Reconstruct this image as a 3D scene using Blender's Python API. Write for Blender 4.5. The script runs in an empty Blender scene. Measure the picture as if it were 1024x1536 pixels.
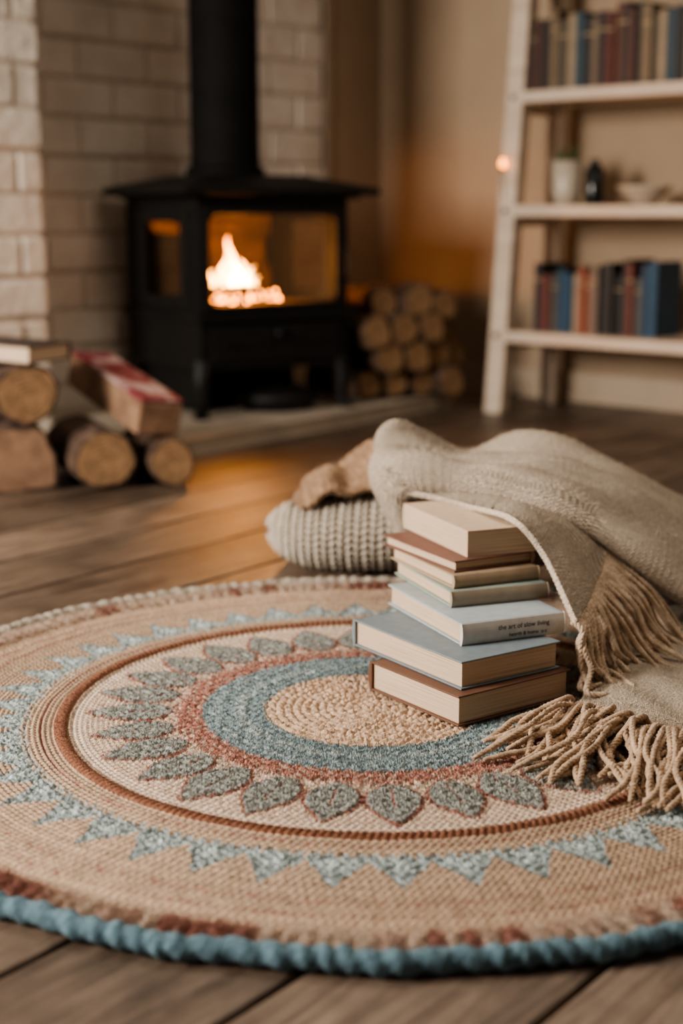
import bpy, math, random
import numpy as np
from mathutils import Vector, Matrix
rng=np.random.default_rng(7); random.seed(7)
S=bpy.context.scene
# ------------------------------------------------------------ helpers
class MB:
    def __init__(s): s.v=[];s.f=[];s.m=[];s.c=[];s.uv=[]
    def add(s,vs,fs,mi=0,col=(1,1,1),M=None,uvs=None):
        o=len(s.v)
        for p in vs:
            p=Vector(p)
            if M is not None: p=M@p
            s.v.append(tuple(p))
        for i,f in enumerate(fs):
            s.f.append(tuple(o+k for k in f)); s.m.append(mi); s.c.append(col)
            s.uv.append([uvs[k] for k in f] if uvs is not None else [(0,0)]*len(f))
    def box(s,lo,hi,mi=0,col=(1,1,1),M=None):
        x0,y0,z0=lo;x1,y1,z1=hi
        vs=[(x0,y0,z0),(x1,y0,z0),(x1,y1,z0),(x0,y1,z0),(x0,y0,z1),(x1,y0,z1),(x1,y1,z1),(x0,y1,z1)]
        s.add(vs,[(0,3,2,1),(4,5,6,7),(0,1,5,4),(1,2,6,5),(2,3,7,6),(3,0,4,7)],mi,col,M)
    def lathe(s,prof,n=24,mi=0,col=(1,1,1),M=None,cap=True):
        vs=[];fs=[]
        for (r,z) in prof:
            for k in range(n):
                a=2*math.pi*k/n; vs.append((r*math.cos(a),r*math.sin(a),z))
        for i in range(len(prof)-1):
            for k in range(n):
                fs.append((i*n+k,i*n+(k+1)%n,(i+1)*n+(k+1)%n,(i+1)*n+k))
        if cap:
            fs.append(tuple(range(n))[::-1]); fs.append(tuple((len(prof)-1)*n+k for k in range(n)))
        s.add(vs,fs,mi,col,M)
    def tube(s,P,R,n=8,mi=0,col=(1,1,1)):
        P=np.array(P,float); m=len(P)
        if np.isscalar(R): R=[R]*m
        T=np.gradient(P,axis=0); T/=np.linalg.norm(T,axis=1)[:,None]+1e-9
        ref=np.array([0,0,1.]) if abs(T[0][2])<.9 else np.array([1.,0,0])
        nn=np.cross(T[0],ref); nn/=np.linalg.norm(nn)
        vs=[];fs=[]
        for i in range(m):
            nn=nn-T[i]*np.dot(nn,T[i]); nn/=np.linalg.norm(nn)+1e-9
            b=np.cross(T[i],nn)
            for k in range(n):
                a=2*math.pi*k/n
                vs.append(tuple(P[i]+R[i]*(math.cos(a)*nn+math.sin(a)*b)))
        for i in range(m-1):
            for k in range(n):
                fs.append((i*n+k,i*n+(k+1)%n,(i+1)*n+(k+1)%n,(i+1)*n+k))
        fs.append(tuple(range(n))[::-1]); fs.append(tuple((m-1)*n+k for k in range(n)))
        s.add(vs,fs,mi,col)
    def obj(s,name,mats,smooth=False,bevel=0,loc=None,rotz=0,M=None,segs=2,parent=None):
        me=bpy.data.meshes.new(name); me.from_pydata(s.v,[],s.f)
        for m in mats: me.materials.append(m)
        me.polygons.foreach_set('material_index',s.m)
        me.polygons.foreach_set('use_smooth',[smooth]*len(s.f))
        ca=me.color_attributes.new('Col','FLOAT_COLOR','CORNER')
        d=[]
        for f,c in zip(s.f,s.c): d+= [c[0],c[1],c[2],1]*len(f)
        ca.data.foreach_set('color',d)
        ul=me.uv_layers.new(name='UVMap'); d=[]
        for u in s.uv:
            for q in u: d+= [q[0],q[1]]
        ul.data.foreach_set('uv',d)
        me.update()
        o=bpy.data.objects.new(name,me); S.collection.objects.link(o)
        if M is not None: o.matrix_world=M
        else:
            if loc: o.location=loc
            o.rotation_euler=(0,0,rotz)
        if bevel:
            b=o.modifiers.new('bev','BEVEL'); b.width=bevel; b.segments=segs; b.limit_method='ANGLE'; b.angle_limit=math.radians(40)
        if parent: o.parent=parent
        return o
def grid_obj(name,V,mats,C=None,wrap=False,UV=None,thick=0,parent=None,loc=None):
    n,m,_=V.shape
    me=bpy.data.meshes.new(name)
    me.vertices.add(n*m); me.vertices.foreach_set('co',V.reshape(-1).astype(np.float32))
    I=np.arange(n*m).reshape(n,m)
    if wrap: A=I[:-1];B=np.roll(I,-1,1)[:-1];Cc=np.roll(I,-1,1)[1:];D=I[1:]
    else: A=I[:-1,:-1];B=I[:-1,1:];Cc=I[1:,1:];D=I[1:,:-1]
    q=np.stack([A,B,Cc,D],-1).reshape(-1,4); k=len(q)
    me.loops.add(k*4); me.loops.foreach_set('vertex_index',q.reshape(-1).astype(np.int32))
    me.polygons.add(k); me.polygons.foreach_set('loop_start',np.arange(0,k*4,4,dtype=np.int32))
    me.polygons.foreach_set('loop_total',np.full(k,4,dtype=np.int32))
    me.polygons.foreach_set('use_smooth',np.ones(k,dtype=bool))
    me.update(calc_edges=True)
    for mm in mats: me.materials.append(mm)
    if C is not None:
        ca=me.color_attributes.new('Col','FLOAT_COLOR','POINT')
        c4=np.ones((n*m,4),np.float32); c4[:,:3]=C.reshape(-1,3); ca.data.foreach_set('color',c4.reshape(-1))
    if UV is not None:
        ul=me.uv_layers.new(name='UVMap'); ul.data.foreach_set('uv',UV.reshape(-1,2)[q.reshape(-1)].reshape(-1).astype(np.float32))
    me.validate()
    o=bpy.data.objects.new(name,me); S.collection.objects.link(o)
    if thick:
        sm=o.modifiers.new('thick','SOLIDIFY'); sm.thickness=thick; sm.offset=0
    if parent: o.parent=parent
    if loc: o.location=loc
    return o
def tri_obj(name,V,mats,C):
    n=len(V)//3
    me=bpy.data.meshes.new(name); me.vertices.add(3*n); me.vertices.foreach_set('co',V.reshape(-1).astype(np.float32))
    me.loops.add(3*n); me.loops.foreach_set('vertex_index',np.arange(3*n,dtype=np.int32))
    me.polygons.add(n); me.polygons.foreach_set('loop_start',np.arange(0,3*n,3,dtype=np.int32)); me.polygons.foreach_set('loop_total',np.full(n,3,dtype=np.int32))
    me.update(calc_edges=True)
    for m in mats: me.materials.append(m)
    ca=me.color_attributes.new('Col','FLOAT_COLOR','POINT'); c4=np.ones((3*n,4),np.float32); c4[:,:3]=np.repeat(np.clip(C,0,1),3,0); ca.data.foreach_set('color',c4.reshape(-1))
    me.validate(); o=bpy.data.objects.new(name,me); S.collection.objects.link(o); return o
def qn(x,y,f):
    return (np.sin(f*x*1.31+1.9*np.sin(f*y*.83+.5))+np.sin(f*y*1.17+1.7*np.sin(f*x*.71+2.1))+.6*np.sin(f*(x+y)*2.3+1.3*np.sin(f*(x-y)*1.9)))/2.6
def cr(P,N):
    P=np.asarray(P,float); n=len(P)
    Q=np.concatenate([[2*P[0]-P[1]],P,[2*P[-1]-P[-2]]])
    t=np.linspace(0,n-1,N); i=np.minimum(t.astype(int),n-2); f=(t-i)
    f=f.reshape((-1,)+(1,)*(P.ndim-1))
    a,b,c,d=Q[i],Q[i+1],Q[i+2],Q[i+3]
    return .5*(2*b+(c-a)*f+(2*a-5*b+4*c-d)*f*f+(-a+3*b-3*c+d)*f**3)
def surf(G,N,M):
    A=cr(np.asarray(G,float),N); return cr(A.transpose(1,0,2),M).transpose(1,0,2)
def normals(V):
    du=np.gradient(V,axis=0); dv=np.gradient(V,axis=1); n=np.cross(dv,du); return n/(np.linalg.norm(n,axis=2)[...,None]+1e-9)
def fuzz(V,n,ln,wd,mt,col,name,off=0,both=True):
    Nn=normals(V); i=rng.integers(0,V.shape[0]-1,n); j=rng.integers(0,V.shape[1]-1,n)
    a=rng.random((n,1)); b=rng.random((n,1))
    P=V[i,j]*(1-a)*(1-b)+V[i+1,j]*a*(1-b)+V[i,j+1]*(1-a)*b+V[i+1,j+1]*a*b
    N_=Nn[i,j]*(np.where(rng.random((n,1))<.5,-1,1) if both else 1)
    P=P+N_*off; w=rng.normal(0,1,(n,3)); w/=np.linalg.norm(w,axis=1)[:,None]
    l=ln*rng.uniform(.5,1.4,(n,1)); tip=P+N_*l*.8+rng.normal(0,.7,(n,3))*l
    T=np.stack([P-w*wd,P+w*wd,tip],1).reshape(-1,3)
    C=np.array(col)*rng.uniform(.8,1.25,(n,1))
    return tri_obj(name,T,[mt],C)
# ------------------------------------------------------------ materials
def newmat(name):
    m=bpy.data.materials.new(name); m.use_nodes=True
    return m,m.node_tree.nodes,m.node_tree.links,m.node_tree.nodes['Principled BSDF']
def mat(name,c1,c2=None,rough=.6,scale=8,stretch=(1,1,1),bump=0,bscale=None,attr=False,metal=0,sheen=0,coords='Object',detail=6,spec=.5,lo=.35,hi=.65,bdist=.01):
    m,N,L,P=newmat(name); c2=c2 or c1
    tc=N.new('ShaderNodeTexCoord'); mp=N.new('ShaderNodeMapping'); mp.inputs['Scale'].default_value=stretch
    L.new(tc.outputs[coords],mp.inputs['Vector'])
    no=N.new('ShaderNodeTexNoise'); no.inputs['Scale'].default_value=scale; no.inputs['Detail'].default_value=detail
    L.new(mp.outputs[0],no.inputs['Vector'])
    r=N.new('ShaderNodeValToRGB'); r.color_ramp.elements[0].position=lo; r.color_ramp.elements[1].position=hi
    r.color_ramp.elements[0].color=(*c1,1); r.color_ramp.elements[1].color=(*c2,1)
    L.new(no.outputs['Fac'],r.inputs['Fac']); out=r.outputs[0]
    if attr:
        a=N.new('ShaderNodeAttribute'); a.attribute_name='Col'
        mx=N.new('ShaderNodeMix'); mx.data_type='RGBA'; mx.blend_type='MULTIPLY'; mx.inputs[0].default_value=1
        L.new(out,mx.inputs[6]); L.new(a.outputs['Color'],mx.inputs[7]); out=mx.outputs[2]
    L.new(out,P.inputs['Base Color'])
    P.inputs['Roughness'].default_value=rough; P.inputs['Metallic'].default_value=metal
    P.inputs['Specular IOR Level'].default_value=spec
    if sheen: P.inputs['Sheen Weight'].default_value=sheen
    if bump:
        n2=no
        if bscale:
            n2=N.new('ShaderNodeTexNoise'); n2.inputs['Scale'].default_value=bscale; n2.inputs['Detail'].default_value=5
            L.new(mp.outputs[0],n2.inputs['Vector'])
        b=N.new('ShaderNodeBump'); b.inputs['Strength'].default_value=bump; b.inputs['Distance'].default_value=bdist
        L.new(n2.outputs['Fac'],b.inputs['Height']); L.new(b.outputs[0],P.inputs['Normal'])
    return m
def emat(name,c,strength,c2=None,z0=0,z1=1):
    m,N,L,P=newmat(name); N.remove(P)
    e=N.new('ShaderNodeEmission'); e.inputs[0].default_value=(*c,1); e.inputs[1].default_value=strength
    L.new(e.outputs[0],N['Material Output'].inputs[0])
    if c2:
        tc=N.new('ShaderNodeTexCoord'); sp=N.new('ShaderNodeSeparateXYZ'); mr=N.new('ShaderNodeMapRange')
        L.new(tc.outputs['Object'],sp.inputs[0]); L.new(sp.outputs[2],mr.inputs[0]); mr.inputs[1].default_value=z0; mr.inputs[2].default_value=z1
        r=N.new('ShaderNodeValToRGB'); r.color_ramp.elements[0].color=(*c,1); r.color_ramp.elements[1].color=(*c2,1)
        L.new(mr.outputs[0],r.inputs[0]); L.new(r.outputs[0],e.inputs[0])
    return m
def floor_mat():
    m,N,L,P=newmat('oak_floorboards')
    tc=N.new('ShaderNodeTexCoord'); at=N.new('ShaderNodeAttribute'); at.attribute_name='Col'
    sc=N.new('ShaderNodeVectorMath'); sc.operation='SCALE'; sc.inputs[3].default_value=37
    L.new(at.outputs['Color'],sc.inputs[0])
    ad=N.new('ShaderNodeVectorMath'); ad.operation='ADD'; L.new(tc.outputs['Object'],ad.inputs[0]); L.new(sc.outputs[0],ad.inputs[1])
    mp=N.new('ShaderNodeMapping'); mp.inputs['Scale'].default_value=(.9,14,1); L.new(ad.outputs[0],mp.inputs[0])
    n1=N.new('ShaderNodeTexNoise'); n1.inputs['Scale'].default_value=3.4; n1.inputs['Detail'].default_value=12; n1.inputs['Roughness'].default_value=.7; n1.inputs['Distortion'].default_value=.8
    L.new(mp.outputs[0],n1.inputs[0])
    r=N.new('ShaderNodeValToRGB'); e=r.color_ramp.elements
    e[0].position=.3; e[0].color=(.062,.043,.032,1); e[1].position=.7; e[1].color=(.31,.235,.175,1)
    k=e.new(.47); k.color=(.165,.117,.083,1)
    L.new(n1.outputs['Fac'],r.inputs[0])
    n2=N.new('ShaderNodeTexNoise'); n2.inputs['Scale'].default_value=3.; n2.inputs['Detail'].default_value=8; n2.inputs['Roughness'].default_value=.7; L.new(ad.outputs[0],n2.inputs[0])
    r3=N.new('ShaderNodeValToRGB'); r3.color_ramp.elements[0].position=.3; r3.color_ramp.elements[0].color=(.35,.33,.32,1); r3.color_ramp.elements[1].position=.6; r3.color_ramp.elements[1].color=(1.05,1.05,1.05,1)
    L.new(n2.outputs['Fac'],r3.inputs[0])
    mm=N.new('ShaderNodeMix'); mm.data_type='RGBA'; mm.blend_type='MULTIPLY'; mm.inputs[0].default_value=1
    L.new(r.outputs[0],mm.inputs[6]); L.new(r3.outputs[0],mm.inputs[7])
    sp=N.new('ShaderNodeSeparateColor'); L.new(at.outputs['Color'],sp.inputs[0])
    mr=N.new('ShaderNodeMapRange'); L.new(sp.outputs[0],mr.inputs[0]); mr.inputs[3].default_value=.65; mr.inputs[4].default_value=1.25
    mx=N.new('ShaderNodeVectorMath'); mx.operation='SCALE'; L.new(mm.outputs[2],mx.inputs[0]); L.new(mr.outputs[0],mx.inputs[3])
    L.new(mx.outputs[0],P.inputs['Base Color'])
    r2=N.new('ShaderNodeMapRange'); L.new(n1.outputs['Fac'],r2.inputs[0]); r2.inputs[3].default_value=.26; r2.inputs[4].default_value=.52
    L.new(r2.outputs[0],P.inputs['Roughness'])
    b=N.new('ShaderNodeBump'); b.inputs['Strength'].default_value=.6; b.inputs['Distance'].default_value=.005
    L.new(n1.outputs['Fac'],b.inputs['Height']); L.new(b.outputs[0],P.inputs['Normal'])
    return m
def rings_mat():
    m,N,L,P=newmat('log_end_grain')
    uv=N.new('ShaderNodeUVMap'); no=N.new('ShaderNodeTexNoise'); no.inputs['Scale'].default_value=18
    L.new(uv.outputs[0],no.inputs[0])
    s=N.new('ShaderNodeVectorMath'); s.operation='SCALE'; s.inputs[3].default_value=.04; L.new(no.outputs['Color'],s.inputs[0])
    a=N.new('ShaderNodeVectorMath'); a.operation='ADD'; L.new(uv.outputs[0],a.inputs[0]); L.new(s.outputs[0],a.inputs[1])
    sb=N.new('ShaderNodeVectorMath'); sb.operation='SUBTRACT'; L.new(a.outputs[0],sb.inputs[0]); sb.inputs[1].default_value=(.02,.02,.02)
    ln=N.new('ShaderNodeVectorMath'); ln.operation='LENGTH'; L.new(sb.outputs[0],ln.inputs[0])
    mu=N.new('ShaderNodeMath'); mu.operation='MULTIPLY'; mu.inputs[1].default_value=560; L.new(ln.outputs['Value'],mu.inputs[0])
    si=N.new('ShaderNodeMath'); si.operation='SINE'; L.new(mu.outputs[0],si.inputs[0])
    r=N.new('ShaderNodeValToRGB'); r.color_ramp.elements[0].color=(.20,.11,.05,1); r.color_ramp.elements[1].color=(.36,.215,.11,1)
    mr=N.new('ShaderNodeMapRange'); mr.inputs[1].default_value=-1.4; L.new(si.outputs[0],mr.inputs[0]); L.new(mr.outputs[0],r.inputs[0])
    n3=N.new('ShaderNodeTexNoise'); n3.inputs['Scale'].default_value=30; n3.inputs['Detail'].default_value=5; L.new(uv.outputs[0],n3.inputs[0])
    m3=N.new('ShaderNodeMapRange'); L.new(n3.outputs['Fac'],m3.inputs[0]); m3.inputs[1].default_value=.3; m3.inputs[2].default_value=.7; m3.inputs[3].default_value=.6; m3.inputs[4].default_value=1.15
    vs=N.new('ShaderNodeVectorMath'); vs.operation='SCALE'; L.new(r.outputs[0],vs.inputs[0]); L.new(m3.outputs[0],vs.inputs[3])
    L.new(vs.outputs[0],P.inputs['Base Color']); P.inputs['Roughness'].default_value=.85
    return m
def weave_mat(name,c1,c2,su,sv,strength):
    m,N,L,P=newmat(name)
    uv=N.new('ShaderNodeUVMap'); sp=N.new('ShaderNodeSeparateXYZ'); L.new(uv.outputs[0],sp.inputs[0])
    hs=[]
    for i,k in ((0,su),(1,sv)):
        mu=N.new('ShaderNodeMath'); mu.operation='MULTIPLY'; mu.inputs[1].default_value=k; L.new(sp.outputs[i],mu.inputs[0])
        si=N.new('ShaderNodeMath'); si.operation='SINE'; L.new(mu.outputs[0],si.inputs[0]); hs.append(si)
    pr=N.new('ShaderNodeMath'); pr.operation='MULTIPLY'; L.new(hs[0].outputs[0],pr.inputs[0]); L.new(hs[1].outputs[0],pr.inputs[1])
    no=N.new('ShaderNodeTexNoise'); no.inputs['Scale'].default_value=260; no.inputs['Detail'].default_value=4; tc=N.new('ShaderNodeTexCoord'); L.new(tc.outputs['Object'],no.inputs[0])
    ad=N.new('ShaderNodeMath'); ad.operation='MULTIPLY_ADD'; ad.inputs[1].default_value=.3; L.new(pr.outputs[0],ad.inputs[0]); L.new(no.outputs['Fac'],ad.inputs[2])
    r=N.new('ShaderNodeValToRGB'); r.color_ramp.elements[0].position=.2; r.color_ramp.elements[1].position=.75; r.color_ramp.elements[0].color=(*c1,1); r.color_ramp.elements[1].color=(*c2,1)
    L.new(ad.outputs[0],r.inputs[0]); L.new(r.outputs[0],P.inputs['Base Color'])
    b=N.new('ShaderNodeBump'); b.inputs['Strength'].default_value=strength; b.inputs['Distance'].default_value=.004
    L.new(ad.outputs[0],b.inputs['Height']); L.new(b.outputs[0],P.inputs['Normal'])
    P.inputs['Roughness'].default_value=.95; P.inputs['Sheen Weight'].default_value=.1; P.inputs['Specular IOR Level'].default_value=.1
    return m
M_floor=floor_mat(); M_rings=rings_mat()
M_gapdark=mat('subfloor_dark',(.008,.006,.005),rough=.9)
M_brick=mat('painted_brick',(.72,.63,.53),(.86,.78,.68),rough=.75,scale=5,bump=.8,bscale=26,bdist=.01)
M_mortar=mat('painted_mortar',(.54,.46,.38),(.64,.56,.47),rough=.9,scale=8,bump=.3,bscale=60)
M_plaster=mat('warm_plaster',(.38,.28,.19),(.44,.33,.225),rough=.85,scale=2,bump=.15,bscale=25)
M_trim=mat('cream_trim',(.42,.33,.24),(.48,.38,.28),rough=.5,scale=5)
M_shelf=mat('whitewashed_wood',(.54,.43,.33),(.66,.54,.42),rough=.5,scale=4,stretch=(1,1,6),bump=.1)
M_iron=mat('cast_iron',(.007,.0065,.006),(.012,.011,.01),rough=.55,scale=30,bump=.1,bscale=120,spec=.3,bdist=.002)
M_flue=mat('matte_black_steel',(.006,.0055,.005),(.009,.008,.0075),rough=.75,scale=10,spec=.15)
M_firebrick=mat('firebrick',(.05,.03,.018),(.10,.06,.035),rough=.95,scale=15)
M_hearth=mat('hearth_stone',(.46,.39,.31),(.58,.5,.4),rough=.6,scale=6,bump=.2,bscale=30)
M_bark=mat('bark',(.04,.022,.014),(.14,.085,.055),rough=.95,scale=22,bump=.9,bdist=.01)
M_split=mat('split_wood',(.17,.095,.055),(.30,.18,.11),rough=.85,scale=14,bump=.4)
M_redpaint=mat('peeling_red_paint',(.2,.035,.045),(.46,.33,.31),rough=.7,scale=12,bump=.3,lo=.48,hi=.62)
M_pages=mat('book_pages',(.46,.33,.22),(.76,.60,.44),rough=.85,scale=4,stretch=(1,1,300),bump=.5,bdist=.002)
M_cover=mat('book_cloth',(.88,.88,.88),(1,1,1),rough=.5,scale=60,attr=True,bump=.08,bscale=600,bdist=.001)
M_vcol=mat('book_spines',(.85,.85,.85),(1,1,1),rough=.6,scale=20,attr=True)
M_ink=mat('ink',(.04,.04,.04),rough=.7)
M_rug=mat('rug_yarn',(.75,.75,.75),(1.05,1.05,1.05),rough=1,scale=110,attr=True,bump=.7,bscale=500,bdist=.003,sheen=.1,spec=.1)
M_throw=weave_mat('throw_wool',(.40,.32,.24),(.82,.70,.56),2094,2094,1.0)
M_fuzz=mat('wool_fuzz',(.9,.9,.9),(1,1,1),rough=1,attr=True,spec=.05)
M_yarn=mat('fringe_yarn',(.44,.33,.23),(.70,.55,.41),rough=1,scale=60,bump=.6,bscale=500,bdist=.002,sheen=.2,spec=.1)
M_yarn2=mat('fringe_yarn_tan',(.36,.25,.165),(.60,.44,.30),rough=1,scale=60,bump=.6,bscale=500,bdist=.002,sheen=.2,spec=.1)
M_knit=mat('chunky_knit',(.75,.75,.75),(1,1,1),rough=1,scale=70,attr=True,bump=.7,bscale=300,bdist=.003,sheen=.1,spec=.1)
M_scarf=mat('tan_wool',(.22,.135,.08),(.40,.265,.17),rough=1,scale=60,bump=.8,bscale=200,bdist=.004,sheen=.1,spec=.1)
M_ceramic=mat('white_ceramic',(.5,.43,.34),rough=.35)
M_leaf=mat('leaf_green',(.06,.09,.03),(.12,.15,.06),rough=.6)
M_dark=mat('dark_glass',(.01,.012,.01),rough=.15)
def glass_mat():
    m,N,L,P=newmat('stove_glass'); N.remove(P)
    t=N.new('ShaderNodeBsdfTransparent'); t.inputs[0].default_value=(.88,.76,.6,1)
    g=N.new('ShaderNodeBsdfGlossy'); g.inputs['Roughness'].default_value=.08; g.inputs[0].default_value=(.9,.8,.7,1)
    mx=N.new('ShaderNodeMixShader'); mx.inputs[0].default_value=.16
    L.new(t.outputs[0],mx.inputs[1]); L.new(g.outputs[0],mx.inputs[2]); L.new(mx.outputs[0],N['Material Output'].inputs[0])
    return m
M_glass=glass_mat()
M_flame=emat('flame',(1,.58,.17),38,(1,.26,.03),.40,.66)
M_core=emat('flame_core',(1,.85,.5),75)
M_ember=emat('ember',(1,.34,.06),34)
M_bulb=emat('bulb_glow',(1,.30,.05),9)
# ------------------------------------------------------------ room
A=math.radians(42); u1=Vector((math.sin(A),math.cos(A),0)); u2=Vector((-math.cos(A),math.sin(A),0))
C1,C2=5.32,4.56
mb=MB()
y=.671-.25*22
while y<7.2:
    x=-3.5+random.random()*1.5
    while x<9:
        L_=1.8+random.random()*1.6
        c=(random.random(),random.random(),random.random())
        mb.box((x+.002,y+.0042,-.02),(x+L_-.002,y+.25-.0042,0),0,c)
        x+=L_
    y+=.25
mb.box((-4,.671-5.5,-.05),(10.5,7.2,-.018),1)
mb.obj('floor',[M_floor,M_gapdark],bevel=.004,rotz=math.radians(52))
rw=math.radians(48)
def bricks(mb,x0,x1,z0,z1,yf,bh=.143,bl=.34):
    k=0; z=z0
    while z<z1:
        x=x0-(bl/2 if k%2 else 0)
        while x<x1:
            a=max(x,x0)+.006; b=min(x+bl,x1)-.006
            if b-a>.03:
                j=random.uniform(-.006,.006); t=random.uniform(-.003,.003)
                mb.box((a,yf+j,z+.007+t),(b,yf+.05,z+bh-.007+t),0)
            x+=bl
        z+=bh; k+=1
mb=MB(); bricks(mb,-1.0,4.96,0,2.6,C2)
mb.box((-1.0,C2+.012,0),(4.96,C2+.15,2.6),1)
mb.box((4.962,C2-.01,0),(C1+.2,C2+.15,2.6),2)
mb.obj('wall_left',[M_brick,M_mortar,M_plaster],bevel=.012,segs=3,rotz=rw)
pc=Vector((-1.03,5.22,0)); ps=pc.dot(u1); pt=pc.dot(u2)
mb=MB(); bricks(mb,-1.0,ps,0,2.6,pt)
mb.box((-1.0,pt+.012,0),(ps-.012,C2-.004,2.6),1)
mb.obj('wall_chimney_breast',[M_brick,M_mortar],bevel=.012,segs=3,rotz=rw)
mb=MB(); mb.box((C1,-2.5,0),(C1+.15,C2-.012,2.6),0); mb.obj('wall_back',[M_plaster],rotz=rw)
mb=MB(); mb.box((C1-.02,-2.5,0),(C1,C2-.012,.13),0); mb.box((C1-.03,-2.5,0),(C1,C2-.012,.03),0); mb.obj('baseboard_back',[M_trim],bevel=.006,rotz=rw)
mb=MB(); mb.box((4.965,C2-.03,0),(C1-.03,C2-.011,.13),0); mb.obj('baseboard_left',[M_trim],bevel=.006,rotz=rw)
mb=MB(); mb.box((4.94,C2-.018,.0),(4.985,C2-.011,2.6),0); mb.obj('trim_1',[M_trim],bevel=.003,rotz=rw)
mb=MB()
poly=[(.47,6.13),(-.58,4.69)]
for p in ((-.58,4.69),(.47,6.13)):
    p=Vector((p[0],p[1],0)); q=p+u2*(C2-.012-p.dot(u2)); poly.append((q.x,q.y))
vs=[(x,y,0.001) for x,y in poly]+[(x,y,.055) for x,y in poly]
mb.add(vs,[(0,1,2,3)[::-1],(4,5,6,7),(0,1,5,4)[::-1],(1,2,6,5)[::-1],(2,3,7,6)[::-1],(3,0,4,7)[::-1]])
mb.obj('hearth_slab',[M_hearth],bevel=.006)
# ------------------------------------------------------------ stove
def plate_hole(mb,X0,X1,Z0,Z1,x0,x1,z0,z1,rad,y0,y1,mi,M=None):
    inn=[];out=[]
    K=8
    for sx,sz,a0 in ((1,1,0),(-1,1,1),(-1,-1,2),(1,-1,3)):
        xc=(x1-rad) if sx>0 else (x0+rad); zc=(z1-rad) if sz>0 else (z0+rad)
        Xo=X1 if sx>0 else X0; Zo=Z1 if sz>0 else Z0
        pts=[]
        for k in range(K+1):
            a=math.pi/2*k/K
            ix=xc+sx*rad*math.cos(a); iz=zc+sz*rad*math.sin(a)
            if a<=math.pi/4+1e-6: ox,oz=Xo,zc+(Zo-zc)*math.tan(a)
            else: ox,oz=xc+(Xo-xc)/math.tan(a),Zo
            pts.append(((ix,iz),(ox,oz)))
        if a0%2: pts=pts[::-1]
        for i,o_ in pts: inn.append(i); out.append(o_)
    n=len(inn); vs=[]
    for y in (y0,y1):
        vs+=[(x,y,z) for x,z in inn]+[(x,y,z) for x,z in out]
    fs=[]
    for k in range(n):
        j=(k+1)%n
        fs.append((k,j,n+j,n+k)); fs.append((2*n+k,3*n+k,3*n+j,2*n+j))
        fs.append((k,2*n+k,2*n+j,j)); fs.append((n+k,n+j,3*n+j,3*n+k))
    mb.add(vs,fs,mi,M=M)
mb=MB(); w,d=.65,.55
for lx,ly,dx,dy in ((.03,.03,-1,-1),(w-.03,.03,1,-1),(.03,d-.03,-1,1),(w-.03,d-.03,1,1)):
    P=[(lx,ly,.20),(lx+dx*.016,ly+dy*.016,.14),(lx+dx*.014,ly+dy*.014,.08),(lx+dx*.012,ly+dy*.012,.035),(lx+dx*.03,ly+dy*.03,.012)]
    P=cr(P,14); R=np.interp(np.linspace(0,1,14),[0,.3,.8,1],[.04,.034,.022,.026])
    mb.tube(P,list(R),10,0)
    mb.lathe([(.03,0),(.032,.008),(.02,.016)],12,0,M=Matrix.Translation((lx+dx*.03,ly+dy*.03,0)))
mb.box((0,0,.17),(w,d,.36),0)
mb.box((.04,.32,.02),(w-.04,d-.02,.175),0)  # dark rear and side panels added so the space underneath looks shaded
mb.box((.03,.10,.02),(.06,d-.03,.175),0)
mb.box((.05,-.012,.2),(w-.05,.001,.335),0)
mb.box((.09,-.02,.26),(w-.09,-.011,.275),0)
mb.lathe([(.014,0),(.018,.01),(.01,.02)],14,0,M=Matrix.Translation((w/2,-.02,.3))@Matrix.Rotation(math.pi/2,4,'X'))
mb.box((-.02,-.03,.352),(w+.02,d+.01,.378),0)
plate_hole(mb,0,w,.378,.79,.03,.6,.4,.742,.035,0,.025,0)
plate_hole(mb,.015,.62,.385,.758,.04,.59,.41,.732,.035,-.014,0,0)
Ml=Matrix.Rotation(math.pi/2,4,'Z')
plate_hole(mb,0.026,d,.378,.79,.11,.40,.43,.715,.02,-.025,0,0,M=Ml)
plate_hole(mb,0.05,.46,.395,.75,.12,.39,.44,.705,.02,0,.010,0,M=Ml)
plate_hole(mb,0.026,d,.378,.79,.13,.38,.44,.70,.02,-w,-w+.025,0,M=Ml)
mb.box((.025,d-.03,.378),(w-.025,d,.79),0)
mb.box((.025,.025,.78),(w-.025,d-.03,.79),0)
for i in range(3):
    for k in range(4):
        xa=.035+k*.146-(.03 if i%2 else 0); mb.box((max(.03,xa),d-.06,.402+i*.125),(min(w-.03,xa+.142),d-.032,.402+i*.125+.121),2)
mb.box((.04,.05,.38),(w-.04,d-.065,.40),2)
mb.box((.085,.16,.40),(.105,d-.062,.66),2)  # inner panel added to block firelight and keep the left window dark
mb.box((-.03,-.04,.79),(w+.03,d+.0,.803),0)
vs=[]
for (o_,z,ob) in ((.09,.803,.02),(.095,.818,.02),(.085,.828,.015),(-.1,.87,-.1),(-.12,.875,-.12)):
    vs+=[(-o_,-o_*.9,z),(w+o_,-o_*.9,z),(w+o_,d+ob,z),(-o_,d+ob,z)]
fs=[(3,2,1,0),(16,17,18,19)]
for k in range(4):
    for i in range(4):
        j=(i+1)%4; fs.append((k*4+i,k*4+j,k*4+4+j,k*4+4+i))
mb.add(vs,fs,0)
mb.tube(cr([(w-.02,-.01,.6),(w-.02,-.03,.6),(w-.02,-.035,.56),(w-.02,-.034,.5)],12),.007,8,0)
mb.add([(.02,.012,.39),(.62,.012,.39),(.62,.012,.75),(.02,.012,.75)],[(0,1,2,3)],1)
mb.add([(.012,.05,.41),(.012,.43,.41),(.012,.43,.73),(.012,.05,.73)],[(0,1,2,3)],1)
mb.add([(w-.012,.05,.41),(w-.012,.43,.41),(w-.012,.43,.73),(w-.012,.05,.73)],[(0,1,2,3)],1)
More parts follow.
